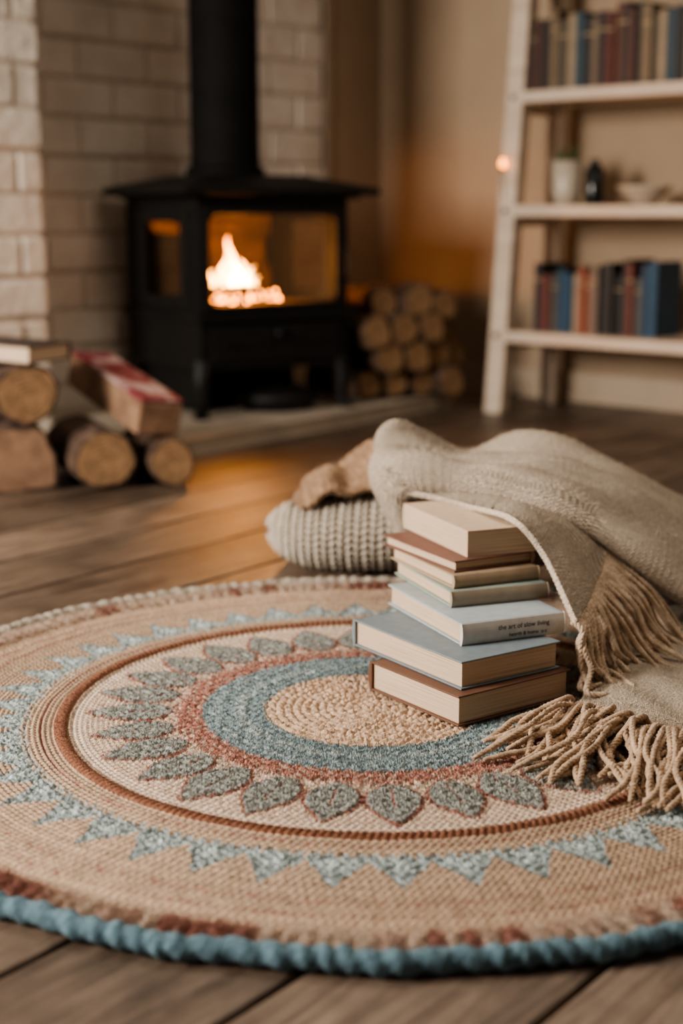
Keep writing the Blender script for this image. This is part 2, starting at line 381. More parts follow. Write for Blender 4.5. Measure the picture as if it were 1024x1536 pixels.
stove=mb.obj('wood_burning_stove',[M_iron,M_glass,M_firebrick],bevel=.004,loc=(-.51,5.30,.0555),rotz=math.radians(35))
mb=MB(); TT=Matrix.Translation((.295,.3,0)); mb.lathe([(.15,.872),(.15,.9),(.132,.91),(.130,1.0),(.130,2.6)],40,0,M=TT)
mb.lathe([(.136,1.78),(.136,1.83)],40,0,M=TT)
o=mb.obj('flue',[M_flue],smooth=False,bevel=.003,parent=stove)
for p in o.data.polygons: p.use_smooth=len(p.vertices)==4
mb=MB()
mb.lathe([(.13,0),(.16,.03),(.165,.05),(.15,.07),(.1,.085),(.03,.09),(.025,.105),(.01,.11)],28,0)
mb.obj('lidded_pot',[M_iron],smooth=True,loc=(.40,.12,.001),parent=stove)  # separate dark pot with a lid, only parented to the stove
def flame(mb,cx,cy,z0,h,r,mi):
    vs=[];fs=[];n=12;K=16; ph=random.random()*6
    for i in range(K):
        t=i/(K-1); rr=r*(math.sin(math.pi*min(1,(t*.85+.12)))**.8)*(1-t)**.45+.0008
        ox=cx+.026*math.sin(t*6+ph)*t; oy=cy+.012*math.cos(t*4+ph)*t
        for k in range(n):
            a=2*math.pi*k/n; vs.append((ox+rr*math.cos(a),oy+rr*math.sin(a)*.7,z0+h*t))
    for i in range(K-1):
        for k in range(n): fs.append((i*n+k,i*n+(k+1)%n,(i+1)*n+(k+1)%n,(i+1)*n+k))
    mb.add(vs,fs,mi)
mb=MB()
for cx,cy,h,r in ((.285,.25,.185,.018),(.245,.24,.12,.014),(.325,.25,.10,.015),(.36,.24,.07,.012),(.205,.25,.06,.011),(.262,.21,.09,.012),(.155,.27,.035,.009),(.40,.27,.03,.008)):
    flame(mb,cx,cy,.465,h,r,0)
for cx,cy,h,r in ((.283,.20,.09,.010),(.25,.19,.05,.008),(.32,.2,.05,.008)): flame(mb,cx,cy,.47,h,r,1)
for i in range(24):
    r=random.uniform(.004,.008)
    mb.lathe([(r*.3,-r),(r*.9,-r*.4),(r,0),(r*.7,r*.6),(r*.2,r)],8,2,M=Matrix.Translation((random.uniform(.12,.46),random.uniform(.09,.3),.402+r+random.random()*.035)))
mb.obj('flames',[M_flame,M_core,M_ember],smooth=True,parent=stove)
# ------------------------------------------------------------ logs
def log(mb,p0,p1,r,sq=0,mib=0,mie=1,seed=0):
    rs=random.Random(seed); p0=np.array(p0,float);p1=np.array(p1,float)
    T=p1-p0; L_=np.linalg.norm(T); T/=L_; up=np.array([0,0,1.]); a_=np.cross(T,up); a_/=np.linalg.norm(a_); b_=np.cross(a_,T)
    n=36;K=10; ph=[rs.random()*6 for _ in range(5)]
    def rad(a,t):
        q=1+.05*math.sin(2*a+ph[0])+.035*math.sin(3*a+ph[1]+t)+.02*math.sin(7*a+ph[2]+t*3)+.012*math.sin(13*a+ph[3]+4*t)
        if sq:
            c,s_=abs(math.cos(a-.1)),abs(math.sin(a-.1)); q*=(1-sq)+sq*1/((c**8+s_**8)**(1/8))*.95
        return r*q
    vs=[];fs=[]
    for i in range(K):
        t=i/(K-1)
        for k in range(n):
            a=2*math.pi*k/n; R=rad(a,t*1.2); vs.append(tuple(p0+T*L_*t+R*(math.cos(a)*a_+math.sin(a)*b_)))
    for i in range(K-1):
        for k in range(n): fs.append((i*n+k,i*n+(k+1)%n,(i+1)*n+(k+1)%n,(i+1)*n+k))
    mb.add(vs,fs,mib)
    for e,t in ((0,0),(1,1.2)):
        base=p0 if e==0 else p1
        vs=[tuple(base)];uv=[(0.001,.001)]
        qs=(.33,.66,.9,.905,1.0)
        for q in qs:
            for k in range(n):
                a=2*math.pi*k/n; R=rad(a,t)*q
                vs.append(tuple(base+R*(math.cos(a)*a_+math.sin(a)*b_)-T*(0.003 if e==0 else -.003)*(1 if q<.98 else 0))); uv.append((R*math.cos(a)+.002,R*math.sin(a)))
        fs=[(0,1+k,1+(k+1)%n) for k in range(n)]; fb=[]
        for g in range(len(qs)-1):
            for k in range(n): (fb if g>=3 else fs).append((1+g*n+k,1+(g+1)*n+k,1+(g+1)*n+(k+1)%n,1+g*n+(k+1)%n))
        mb.add(vs,fs,mie,uvs=uv)
        mb.add(vs,fb,mib,uvs=uv)
def az(d): a=math.radians(d); return np.array([math.sin(a),math.cos(a),0])
LM=[M_bark,M_rings]
def onelog(name,p0,azd,L_,r,sq=0,seed=1,dz=0,mats=LM):
    mb=MB(); p0=np.array(p0,float); log(mb,p0,p0+az(azd)*L_+np.array([0,0,dz]),r,sq,seed=seed); return mb.obj(name,mats,smooth=True)
onelog('firewood_log',(-.685,4.20,.092),-24,.38,.088,seed=3)
onelog('firewood_log',(-.497,4.27,.073),-24,.33,.07,seed=5)
onelog('firewood_log',(-.90,4.18,.285),-28,.4,.09,seed=8)
onelog('split_firewood_log',(-.925,4.18,.093),-20,.4,.1,sq=.8,seed=9,mats=[M_bark,M_split])
onelog('firewood_log',(-1.16,4.2,.093),-20,.4,.088,seed=19)
onelog('firewood_log',(-1.105,4.26,.27),-24,.36,.085,seed=18)
def frame(p0,p1,roll=0):
    T=(Vector(p1)-Vector(p0)).normalized(); X=T.cross(Vector((0,0,1))).normalized(); Z=X.cross(T)
    M=Matrix(((X.x,T.x,Z.x,p0[0]),(X.y,T.y,Z.y,p0[1]),(X.z,T.z,Z.z,p0[2]),(0,0,0,1)))
    return M@Matrix.Rotation(roll,4,'Y')
mb=MB()
mb.box((-.07,0,-.055),(.07,.5,.042),0); mb.box((-.07,.001,.0425),(.07,.499,.056),1)
mb.obj('painted_beam_offcut',[M_split,M_redpaint],bevel=.006,M=frame((-.53,4.26,.208),(-.80,4.66,.308),math.radians(6)))
mb=MB(); o0=np.array([.120,5.80,0]); ex=np.array([math.cos(math.radians(35)),math.sin(math.radians(35)),0])
rows=[(0,.062,(.0,.135,.27,.395)),(1,.066,(.0,.14,.275,.385)),(2,.066,(-.01,.13,.27,.37)),(3,.068,(.05,.19,.315))]
sd=30
for i,r,offs in rows:
    for k,of in enumerate(offs):
        rr=r*random.uniform(.88,1.1); x_=of+(.065 if i==1 else 0 if i!=3 else .02)
        if k==3: x_-=.02
        p=o0+ex*x_+az(-35)*random.uniform(-.05,.05)+np.array([0,0,.058+.062+.108*i+random.uniform(-.006,.006)-(.02 if (i==3 and k==2) else 0)])
        log(mb,p,p+az(-35+random.uniform(-4,4))*.36,rr,sq=random.choice([0,0,.4,.6]),seed=sd); sd+=1
mb.obj('firewood_stack',LM,smooth=True)
# ------------------------------------------------------------ books
def book(a,b,h,corner,azd,spine,cov,z,hard=True,name='book',text=None,M=None,scov=None):
    scov=scov or cov
    mb=MB(); ct=.003 if hard else .0012; ins=.005 if hard else .0006
    lo=[ins,ins];hi=[a-ins,b-ins]
    if spine=='F': lo[1]=ct
    if spine=='B': hi[1]=b-ct
    if spine=='L': lo[0]=ct
    if spine=='R': hi[0]=a-ct
    mb.box((lo[0],lo[1],ct),(hi[0],hi[1],h-ct),1)
    for z0,z1 in ((0,ct),(h-ct,h)): mb.box((0,0,z0),(a,b,z1),0,cov)
    N=8
    def sp(axis,pos,out):
        vs=[];L0=a if axis=='x' else b
        for e in (0,L0):
            for k in range(N+1):
                t=k/N; bul=out*(.0005+.004*math.sin(math.pi*t)); q=pos+bul; zz=h*t
                vs.append((e,q,zz) if axis=='x' else (q,e,zz))
            for k in range(N,-1,-1):
                q=pos-out*ct; zz=h*k/N
                vs.append((e,q,zz) if axis=='x' else (q,e,zz))
        m_=2*(N+1); fs=[tuple(range(m_)),tuple(range(m_,2*m_))[::-1]]
        for k in range(m_): fs.append((k,(k+1)%m_,m_+(k+1)%m_,m_+k))
        mb.add(vs,fs,0,scov)
    if spine=='F': sp('x',0,-1)
    if spine=='B': sp('x',b,1)
    if spine=='L': sp('y',0,-1)
    if spine=='R': sp('y',a,1)
    o=mb.obj(name,[M_cover,M_pages],bevel=.0008,loc=(corner[0],corner[1],z),rotz=math.radians(90-azd),M=M)
    if text:
        for (s,x,zz,size,face) in text:
            cu=bpy.data.curves.new('title','FONT'); cu.body=s; cu.size=size; cu.extrude=.0001; cu.materials.append(M_ink)
            t=bpy.data.objects.new('spine_title',cu); S.collection.objects.link(t); t.parent=o
            t.location=(x,-.0049,zz); t.rotation_euler=(math.pi/2,0,0)
    return o
z=.0200; DY=-.022
def nz(h):
    global z
    q=z; z+=h+.0004; return q
def cn(x,y): return (x,y+DY)
book(.24,.225,.049,cn(.18,2.171),54,'B',(.16,.075,.045),nz(.049))
book(.205,.295,.046,cn(.186,2.20),56,'B',(.21,.255,.28),nz(.046))
book(.19,.28,.036,cn(.192,2.286),67,'F',(.42,.48,.49),nz(.036),scov=(.68,.65,.60),text=[("the art of slow living",.065,.020,.0115,'F'),("hearth & home  a-z",.085,.007,.009,'F')])
book(.18,.25,.027,cn(.182,2.385),70,'F',(.33,.40,.35),nz(.027),scov=(.38,.31,.23))
book(.165,.24,.023,cn(.187,2.404),66,'F',(.46,.34,.23),nz(.023))
book(.16,.24,.020,cn(.19,2.42),62,'R',(.20,.09,.065),nz(.020),scov=(.42,.29,.18))
book(.135,.26,.046,cn(.213,2.446),68,'B',(.68,.52,.37),nz(.046),hard=False)
ztop=z
book(.27,.2,.05,(0,0),0,'B',(.05,.035,.03),0,name='book',M=Matrix.Translation((-1.13,4.27,.382))@Matrix.Rotation(math.radians(-25),4,'Z')@Matrix.Rotation(math.radians(2),4,'Y'))
# ------------------------------------------------------------ bookshelf
mb=MB()
sh=Matrix.Translation((.575,5.90,0))@Matrix.Rotation(math.radians(-42),4,'Z')
W_,D_=1.3,.42
LV=(.31,.80,1.235,1.70)
def post(x,y0,ytop,wx=.07,wy=.06,H=2.3):
    vs=[(x,y0,0),(x+wx,y0,0),(x+wx,y0+wy,0),(x,y0+wy,0),(x,ytop,H),(x+wx,ytop,H),(x+wx,ytop+wy,H),(x,ytop+wy,H)]
    mb.add(vs,[(0,3,2,1),(4,5,6,7),(0,1,5,4),(1,2,6,5),(2,3,7,6),(3,0,4,7)],0)
for x in (0,W_):
    post(x,0,.2,wx=.08); post(x,D_-.03,D_-.03,wy=.045)
    for zz in LV: mb.box((x+.012,.04+.087*zz,zz-.06),(x+.043,D_,zz-.02),0)
for zz in LV: mb.box((.065,.087*zz-.005,zz-.022),(W_+.005,D_+.01,zz+.022),0)
for zz in LV:
    mb.lathe([(.012,0),(.01,.006)],10,1,M=Matrix.Translation((.035,.087*zz,zz))@Matrix.Rotation(math.pi/2,4,'X'))
shelf=mb.obj('bookshelf',[M_shelf,M_iron],bevel=.004,M=sh)
pal=[(.05,.025,.018),(.08,.032,.02),(.03,.024,.02),(.2,.14,.08),(.10,.075,.05),(.32,.24,.15),(.03,.06,.08),(.02,.02,.02),(.2,.14,.085),(.04,.024,.02),(.12,.03,.022),(.15,.06,.03)]
pal2=[(.022,.018,.018),(.14,.04,.03),(.09,.08,.065),(.015,.05,.09),(.02,.07,.13),(.36,.28,.2),(.28,.09,.045),(.22,.07,.035),(.17,.13,.1),(.03,.03,.036),(.02,.02,.02),(.015,.015,.015)]
def shelfbooks(name,x0,x1,zz,pl,hmin,hmax,off):
    mb=MB(); x=x0; i=0
    while x<x1:
        t=random.uniform(.022,.042); h=random.uniform(hmin,hmax); c=pl[i%len(pl)]
        y0=off+random.uniform(0,.03); dd=.18
        M=Matrix.Translation((x,y0,zz+.0225))
        mb.box((0,0,0),(.0025,dd,h),0,c,M); mb.box((t-.0025,0,0),(t,dd,h),0,c,M); mb.box((0,-.004,0),(t,.003,h),0,c,M)
        mb.box((.0025,.003,.003),(t-.0025,dd-.004,h-.004),1,(1,1,1),M)
        if random.random()<.5: mb.box((0,-.005,h*.75),(t,-.0035,h*.78),0,(.35,.26,.14),M)
        x+=t+.001; i+=1
    return mb.obj(name,[M_vcol,M_pages],M=sh)
shelfbooks('shelf_books',.085,1.25,LV[2],pal,.25,.3,.14)
shelfbooks('shelf_books',.16,.68,LV[0],pal2,.22,.29,.1)
mb=MB()
mb.lathe([(.045,0),(.055,.05),(.06,.17),(.055,.17),(.05,.13)],28,0,cap=True)
for i in range(18):
    a=random.random()*6.28; l=random.uniform(.06,.13); bx,by=.02*math.cos(a),.02*math.sin(a)
    P=cr([(bx,by,.12),(bx*1.6,by*1.6,.12+l*.6),(bx*2.6,by*2.6,.12+l)],8)
    mb.tube(P,list(np.linspace(.009,.001,8)),6,1)
mb.obj('potted_succulent',[M_ceramic,M_leaf],smooth=True,M=sh@Matrix.Translation((.22,.22,.8225)))
mb=MB(); mb.lathe([(.035,0),(.038,.01),(.038,.13),(.018,.155),(.015,.17),(.018,.175)],20,0)
mb.obj('dark_bottle',[M_dark],smooth=True,M=sh@Matrix.Translation((.335,.24,.8225)))
mb=MB(); mb.lathe([(.04,0),(.05,.01),(.1,.06),(.11,.07),(.105,.07),(.06,.02)],28,0)
mb.obj('ceramic_bowl',[M_ceramic],smooth=True,M=sh@Matrix.Translation((.56,.24,.8225)))
mb=MB(); mb.lathe([(.004,-.014),(.011,-.006),(.012,.004),(.008,.015),(.002,.022)],14,0); mb.lathe([(.006,-.03),(.006,-.012)],10,1)
mb.tube(cr([(0,0,-.03),(.0,.006,-.1),(0,.012,-.2),(0,.02,-.3)],16),.002,6,1)
mb.obj('fairy_light',[M_bulb,M_iron],smooth=True,M=Matrix.Translation((.02,.068,.98)),parent=shelf)
# ------------------------------------------------------------ rug
RC=(.052,2.252); RS=.955
def arr(c): return np.array(c)
Tn,Cr,Bl,Co,Br,Sg,Pb=map(arr,((.66,.48,.34),(.74,.59,.465),(.30,.375,.385),(.47,.225,.17),(.25,.115,.07),(.335,.345,.31),(.44,.505,.49)))
def rugf(x,y,rs):
    r=np.hypot(x,y); th=np.arctan2(y,x)+.06
    rj=r+.0030*qn(x,y,190)+rs.normal(0,0.0009,x.shape)
    k=np.floor(r/.0085); fr=r/.0085-k
    hk=np.sin(k*12.9898)*43758.5453; hk=hk-np.floor(hk)
    col=np.ones(x.shape+(3,))*Tn
    col*= (0.84+.26*hk)[...,None]
    ns=np.maximum(6,np.round(2*np.pi*(k+.5)*.0085/.012))
    st=np.abs(np.sin(ns*th/2+k*1.57+1.2*(fr-.5)))
    row=np.abs(np.sin(np.pi*fr))
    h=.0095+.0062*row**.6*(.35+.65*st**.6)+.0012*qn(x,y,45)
    col*=(.70+.30*(row*st)**.7)[...,None]  # shade between stitches painted into the yarn colour
    def put(mask,c,hh=None,var=.12):
        nonlocal col,h
        v=1+var*qn(x+3,y,420)+rs.normal(0,.07,x.shape)
        col=np.where(mask[...,None],c*v[...,None],col)
        if hh is not None: h=np.where(mask,hh,h)
    pile=.0135+.0034*qn(x,y,280)+.0014*rs.normal(0,1,x.shape)
    k2=np.floor(r/.0145+th/(2*np.pi)); f2=(r/.0145+th/(2*np.pi))-k2
    n2=np.maximum(5,np.round(2*np.pi*(k2+.5)*.0145/.018))
    bra=np.abs(np.sin(np.pi*f2))**.5*(.35+.65*np.abs(np.sin(n2*th/2+k2*2+1.5*(f2-.5)+2.5*qn(x,y,50))))
    put(rj<.184,Tn*1.0,.0100+.007*bra+.0025*qn(x,y,230),.2)
    put((rj>=.184)&(rj<.288),Bl,pile)
    put((rj>=.215)&(rj<.235)&(qn(x,y,120)>-.3),Pb,pile+.001)
    put((rj>=.258)&(rj<.27)&(qn(x,y,140)>.0),Pb*.9,pile+.001)
    teeth=.016*np.abs(np.sin(th*56))
    put((rj>=.288)&(rj<.355),Cr*.95,pile-.002)
    put((rj>=.288)&(rj<.322+teeth),Co,pile)
    put((rj>=.288)&(rj<.338)&(qn(x,y,260)>.4),Cr*.75,pile)
    put((rj>=.355)&(rj<.505),Cr*.98,.0105+.0040*row*st,.1)
    n=28; pf=th*n/(2*np.pi); pid=np.floor(pf); hp=np.sin((pid%n)*91.7)*4375.5; hp=hp-np.floor(hp)
    ph=pf-pid-.5+(hp-.5)*.06; s=np.abs(ph*2*np.pi/n*r)+.0015*qn(x,y,240)
    q=np.clip((rj-.338)/(.142+.012*(hp-.5)),0,1)
    wd=(.0415+.003*(hp-.5))*np.sin(np.pi*q**.8)**.8*np.where(q>.6,1-.25*((q-.6)/.4),1)
    wd=np.where((rj>.338)&(q<1),wd,0)
    put((wd>0)&(s<wd+.0030),Co*.74,pile-.001)
    put((wd>.006)&(s<wd-.0036),Sg,pile+.001,.2)
    put((wd>.01)&(s<wd-.006)&(qn(x,y,150)>.3),Sg*1.3,pile+.001,.2)
    put((wd>.006)&(s<.0018)&(q>.1)&(q<.6),Co*.85,pile-.001)
    e=(r-.521)/.0115; rope=np.clip(1-e*e,0,None)**.5
    tw=np.abs(np.sin(th*150+e*1.3))
    put(rope>0.05,Br*1.15,.010+.0105*rope*(.6+.4*tw),.18)
    for a in (.553,.715,.75):
        put((np.abs(rj-a)<.0020),Co*.9,None,.1)
    n=46; ph=(th*n/(2*np.pi)+.3)%1-.5; s=np.abs(ph*2*np.pi/n*r)+.0012*qn(x,y,260)
    q=(rj-.585)/.092; wt=.0415*(1-q)
    m=(q>0)&(q<1)&(s<wt)
    put(m,Pb*.9,pile-.001,.22)
    put(m&(s>wt-.004),Bl*.9,pile-.001,.2)
    put(m&(s<.010)&(q>.12)&(q<.42)&(qn(x,y,500)>-.2),Pb*1.4,pile)
    put((np.abs(rj-.580)<.006)&(np.sin(th*184)>-.2),Pb*.95,pile-.002,.2)
    s2=np.abs(((th*n/(2*np.pi)+.8)%1-.5)*2*np.pi/n*r); put((rj>.59)&(rj<.62)&(np.abs(s2-(rj-.59)*.5)<.003),Pb,None)
    nt=210; tf=np.abs(np.sin(th*nt/2+.8*np.sin(th*31)))
    tid=np.floor(th*nt/(2*np.pi)+.25*np.sin(th*31)); hc=np.sin(tid*78.233)*43758.5; hc=hc-np.floor(hc)
    mt=(rj>.794+.008*np.sin(th*97))
    mixc=np.clip(.5+.5*np.sin(th*17)+.5*(hc-.5)*2,0,1)*np.where(hc>.45,1,.25)
    ct=Cr*.84*(1-mixc[...,None])+Co*.72*mixc[...,None]
    put(mt,ct,.008+.013*tf**.5*np.clip(1-((r-.815)/.035)**2,0,1),.16)
    h=np.where(r>.835,h*np.clip((.85-r)/.015,.2,1),h)
    return np.clip(col,.01,.95),h
nr,na=430,1800
rr=np.linspace(.001,.846,nr); tt=np.linspace(0,2*np.pi,na,endpoint=False)
Rr,Tt=np.meshgrid(rr,tt,indexing='ij'); X=Rr*np.cos(Tt);Y=Rr*np.sin(Tt)
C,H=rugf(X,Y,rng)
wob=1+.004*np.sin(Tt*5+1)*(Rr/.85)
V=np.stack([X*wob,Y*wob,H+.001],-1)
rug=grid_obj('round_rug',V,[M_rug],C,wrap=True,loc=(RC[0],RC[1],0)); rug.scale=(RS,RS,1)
nb=2200; tb=np.linspace(0,2*np.pi,nb,endpoint=False); ks=14; fa=np.linspace(0,2*np.pi,ks,endpoint=False)
TB,FA=np.meshgrid(tb,fa,indexing='ij')
lump=.0138*(1+.12*np.sin(TB*170+np.sin(TB*23)*2+FA)+.08*qn(TB*3,FA*.3,40)+.09*qn(TB*.85,FA*.016,300))
RB=(.852+.003*np.sin(TB*19)+.002*np.sin(TB*43))*(1+.004*np.sin(TB*5+1))
V=np.stack([(RB+lump*1.1*np.cos(FA))*np.cos(TB),(RB+lump*1.1*np.cos(FA))*np.sin(TB),.0142+lump*np.sin(FA)],-1)
V=np.concatenate([V,V[:1]],0)
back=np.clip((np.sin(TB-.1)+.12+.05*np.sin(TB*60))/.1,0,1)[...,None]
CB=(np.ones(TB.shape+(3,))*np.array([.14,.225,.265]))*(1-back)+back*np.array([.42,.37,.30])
CB=CB*(1+.18*rng.normal(0,1,TB.shape)+.12*np.sin(TB*170))[...,None]
CB=np.concatenate([CB,CB[:1]],0)
grid_obj('rug_border',V,[M_rug],np.clip(CB,.02,1),wrap=True,parent=rug)
def fibres(n,rfun,ln,wd,spread,name):
    r=rfun(n); th=rng.uniform(0,2*np.pi,n); x=r*np.cos(th);y=r*np.sin(th)
    c,h=rugf(x,y,rng); d=rng.normal(0,spread,(n,2)); l=ln*rng.uniform(.6,1.3,n)
    a=rng.uniform(0,np.pi,n); wx,wy=wd*np.cos(a),wd*np.sin(a)
    b0=np.stack([x-wx,y-wy,h-.001],-1); b1=np.stack([x+wx,y+wy,h-.001],-1); tp=np.stack([x+d[:,0]*l,y+d[:,1]*l,h+l],-1)
    V=np.stack([b0,b1,tp],1).reshape(-1,3)
    o=tri_obj(name,V,[M_rug],c*rng.uniform(.85,1.35,(n,1))); o.parent=rug
fibres(120000,lambda n:np.sqrt(rng.uniform(.184**2,.485**2,n)),.0045,.0005,.7,'rug_pile')
fibres(30000,lambda n:np.sqrt(rng.uniform(0,.184**2,n)),.003,.0004,.9,'rug_centre_fuzz')
fibres(100000,lambda n:np.sqrt(rng.uniform(.535**2,.79**2,n)),.0028,.0004,.9,'rug_pile_outer')
fibres(100000,lambda n:np.sqrt(rng.uniform(.79**2,.852**2,n)),.008,.0006,.9,'rug_fringe')
fibres(20000,lambda n:rng.normal(.521,.008,n),.0035,.0005,.9,'rug_rope_fuzz')
# ------------------------------------------------------------ throw
throw=bpy.data.objects.new('throw_blanket',None); S.collection.objects.link(throw); throw.location=(.4,2.7,0)
bpy.context.view_layer.update()
def child(o):
    o.parent=throw; o.matrix_parent_inverse=throw.matrix_world.inverted(); return o
def sheet(G,N,M,name,wr,thick,nf):
    V=surf(G,N,M); V=V+normals(V)*wr(V)[...,None]
    su=np.concatenate([[0],np.cumsum(np.linalg.norm(np.diff(V[:,M//2],axis=0),axis=1))]); sv=np.concatenate([[0],np.cumsum(np.linalg.norm(np.diff(V[N//2],axis=0),axis=1))])
    U,W_=np.meshgrid(su,sv,indexing='ij'); UV=np.stack([U,W_],-1)
    Vt=V+normals(V)*(.0012*np.sin(U*1047)*np.sin(W_*1047))[...,None]
    child(fuzz(V,nf,.0040,.0003,M_fuzz,(.78,.66,.52),name+'_fuzz',off=thick/2-.0005))
    return child(grid_obj(name,Vt,[M_throw],None,UV=UV,thick=thick)),V
zt=ztop+.007
F=[(.105,2.745,zt),(.172,2.69,zt),(.23,2.605,zt),(.295,2.465,zt+.003),(.344,2.415,.228),(.382,2.305,.140)]
Mi=[(.105,2.85,zt+.004),(.18,2.80,zt+.004),(.25,2.75,zt+.004),(.345,2.59,zt-.002),(.405,2.52,.23),(.435,2.45,.17)]
Gk=[(.106,2.95,.29),(.19,2.92,.285),(.30,2.85,.28),(.40,2.72,.255),(.45,2.63,.228),(.479,2.58,.2)]
s1,V1=sheet([F,Mi,Gk],160,330,'lower_layer',lambda V:.002*np.sin(V[...,0]*60+V[...,1]*35),.010,24000)
R=[
[(.16,2.80,.10),(.14,2.80,.262),(.245,2.78,.272),(.36,2.70,.256),(.48,2.66,.198),(.62,2.62,.10),(.76,2.59,.022)],
[(.15,2.79,.13),(.110,2.745,.282),(.2385,2.700,.288),(.355,2.615,.272),(.474,2.580,.214),(.62,2.545,.122),(.76,2.525,.036)],
[(.14,2.83,.14),(.088,2.775,.308),(.24,2.725,.320),(.365,2.645,.312),(.488,2.615,.256),(.637,2.590,.164),(.78,2.57,.068)],
[(.13,2.88,.14),(.078,2.87,.326),(.24,2.84,.312),(.37,2.77,.322),(.50,2.73,.282),(.655,2.71,.195),(.80,2.70,.088)],
[(.14,2.96,.14),(.088,2.95,.346),(.25,2.93,.294),(.385,2.91,.320),(.52,2.9,.290),(.69,2.88,.195),(.84,2.86,.085)],
[(.15,2.99,.12),(.108,2.99,.358),(.26,3.0,.294),(.383,3.0,.342),(.536,3.0,.294),(.712,3.0,.196),(.87,3.0,.09)],
[(.17,3.03,.10),(.130,3.04,.31),(.27,3.07,.26),(.39,3.08,.285),(.54,3.09,.235),(.72,3.1,.14),(.88,3.1,.05)],
[(.19,3.06,.03),(.15,3.09,.04),(.28,3.13,.03),(.40,3.14,.03),(.55,3.15,.03),(.73,3.15,.025),(.89,3.15,.02)]]
def wr2(V):
    x,y=V[...,0],V[...,1]; k=np.clip((y-2.66)/.1,0,1)
    ph=(y*.85+x*.5)
    f1=np.abs(np.sin(ph*21+.8*np.sin(x*6)+.4))**1.5
    return k*(.013*f1+.003*np.sin(ph*52+2*np.sin(x*8)))+.0025*np.sin(x*30-y*40)
s2,V2=sheet(R,330,480,'upper_layer',wr2,.016,80000)
G3=[
[(.372,2.200,.030),(.44,2.145,.031),(.52,2.07,.030),(.62,2.02,.030),(.78,1.97,.03)],
[(.385,2.245,.031),(.455,2.20,.034),(.54,2.14,.032),(.64,2.10,.034),(.79,2.04,.03)],
[(.42,2.34,.032),(.48,2.30,.042),(.58,2.27,.035),(.69,2.22,.044),(.82,2.15,.03)],
[(.455,2.46,.034),(.53,2.45,.055),(.63,2.44,.05),(.74,2.4,.055),(.86,2.35,.04)],
[(.50,2.60,.06),(.6,2.59,.09),(.68,2.58,.08),(.78,2.57,.06),(.9,2.52,.04)]]
s3,V3=sheet(G3,260,260,'floor_layer',lambda V:.003*np.sin(V[...,0]*60+V[...,1]*25),.008,30000)
def ply(mb,P,r,mi=0,pitch=.014):
    N=46; P=cr(np.array(P,float),N)
    seg=np.concatenate([[0],np.cumsum(np.linalg.norm(np.diff(P,axis=0),axis=1))])
    T=np.gradient(P,axis=0);T/=np.linalg.norm(T,axis=1)[:,None]
    ref=np.array([.3,.2,1.]) if abs(T[0][2])<.8 else np.array([1.,.3,0])
    a=np.cross(T,ref);a/=np.linalg.norm(a,axis=1)[:,None];b=np.cross(T,a)
    ph0=random.random()*6
    tp=np.interp(np.linspace(0,1,N),[0,.06,.85,1],[1.25,1,1,.7])
    for k in range(3):
        ph=seg/pitch*2*np.pi/1.6+k*2.094+ph0
        Q=P+(np.cos(ph)[:,None]*a+np.sin(ph)[:,None]*b)*(r*.5*tp)[:,None]
        mb.tube(Q,list(r*.62*tp),6,mi)
    return P
def strandfuzz(paths,r,n,col,name):
    A_=np.concatenate(paths); i=rng.integers(0,len(A_),n); w=rng.normal(0,1,(n,3)); w/=np.linalg.norm(w,axis=1)[:,None]
    P=A_[i]+w*r*.9+rng.normal(0,.0015,(n,3)); v=rng.normal(0,1,(n,3)); v/=np.linalg.norm(v,axis=1)[:,None]
    T=np.stack([P-v*.0003,P+v*.0003,P+w*.003+rng.normal(0,.0025,(n,3))],1).reshape(-1,3)
    return child(tri_obj(name,T,[M_fuzz],np.array(col)*rng.uniform(.8,1.25,(n,1))))
mb=MB(); hem=V1[:,-1]; pts=[]
NF=38
for i in range(NF):
    t=i/(NF-1); p=hem[int(t*(len(hem)-1))]
    outx=.012+.12*t+random.uniform(-.015,.015); outy=-.02-.04*t+random.uniform(-.02,.02)
    L_=p[2]-.040
    P=[p+[-.004,.006,.002],p+[.010,-.006,-.010],p+[outx*.55,outy*.7,-L_*.35],p+[outx*.85+random.uniform(-.01,.01),outy+random.uniform(-.012,.012),-L_*.72],p+[outx*1.15+random.uniform(-.01,.03),outy*1.5+random.uniform(-.03,.02),-L_+random.uniform(.0,.008)],p+[outx*1.35+random.uniform(-.01,.06),outy*1.8+random.uniform(-.05,.02),-L_-.004+random.uniform(.0,.008)]]
    pts.append(ply(mb,P,.0050))
child(mb.obj('hanging_fringe',[M_yarn],smooth=True)); strandfuzz(pts,.0050,12000,(.64,.51,.38),'hanging_fringe_fuzz')
mb=MB(); hem=V3[0]; pts=[]
NF=165
for i in range(NF):
    t=(i+.5)/NF; p=hem[int(t*(len(hem)-1))]; s=p[0]-.37
    dirx=-.64+1.1*min(1,s/.16)*.42+random.uniform(-.25,.25); diry=-.74+random.uniform(-.15,.15)
    dd=np.array([dirx,diry,0]);dd/=np.linalg.norm(dd); pr=np.array([-dd[1],dd[0],0]); L_=random.uniform(.15,.28) if s>.03 else random.uniform(.14,.235)
    w1,w2,w3=[random.uniform(-.024,.024) for _ in range(3)]
    z1=random.uniform(.0,.038)
    P=[p+[0,.006,.002],p+dd*.02+[0,0,.010],p+dd*L_*.35+pr*w1+[0,0,.004+z1],p+dd*L_*.65+pr*(w1+w2)+[0,0,z1*.8-.002],p+dd*L_*.85+pr*(w2+w3)+[0,0,-.004+z1*.4],p+dd*L_+pr*(w2+w3*2)+[0,0,-.006]]
    pts.append(ply(mb,P,.0048))
child(mb.obj('floor_fringe',[M_yarn2],smooth=True)); strandfuzz(pts,.0048,55000,(.54,.40,.28),'floor_fringe_fuzz')
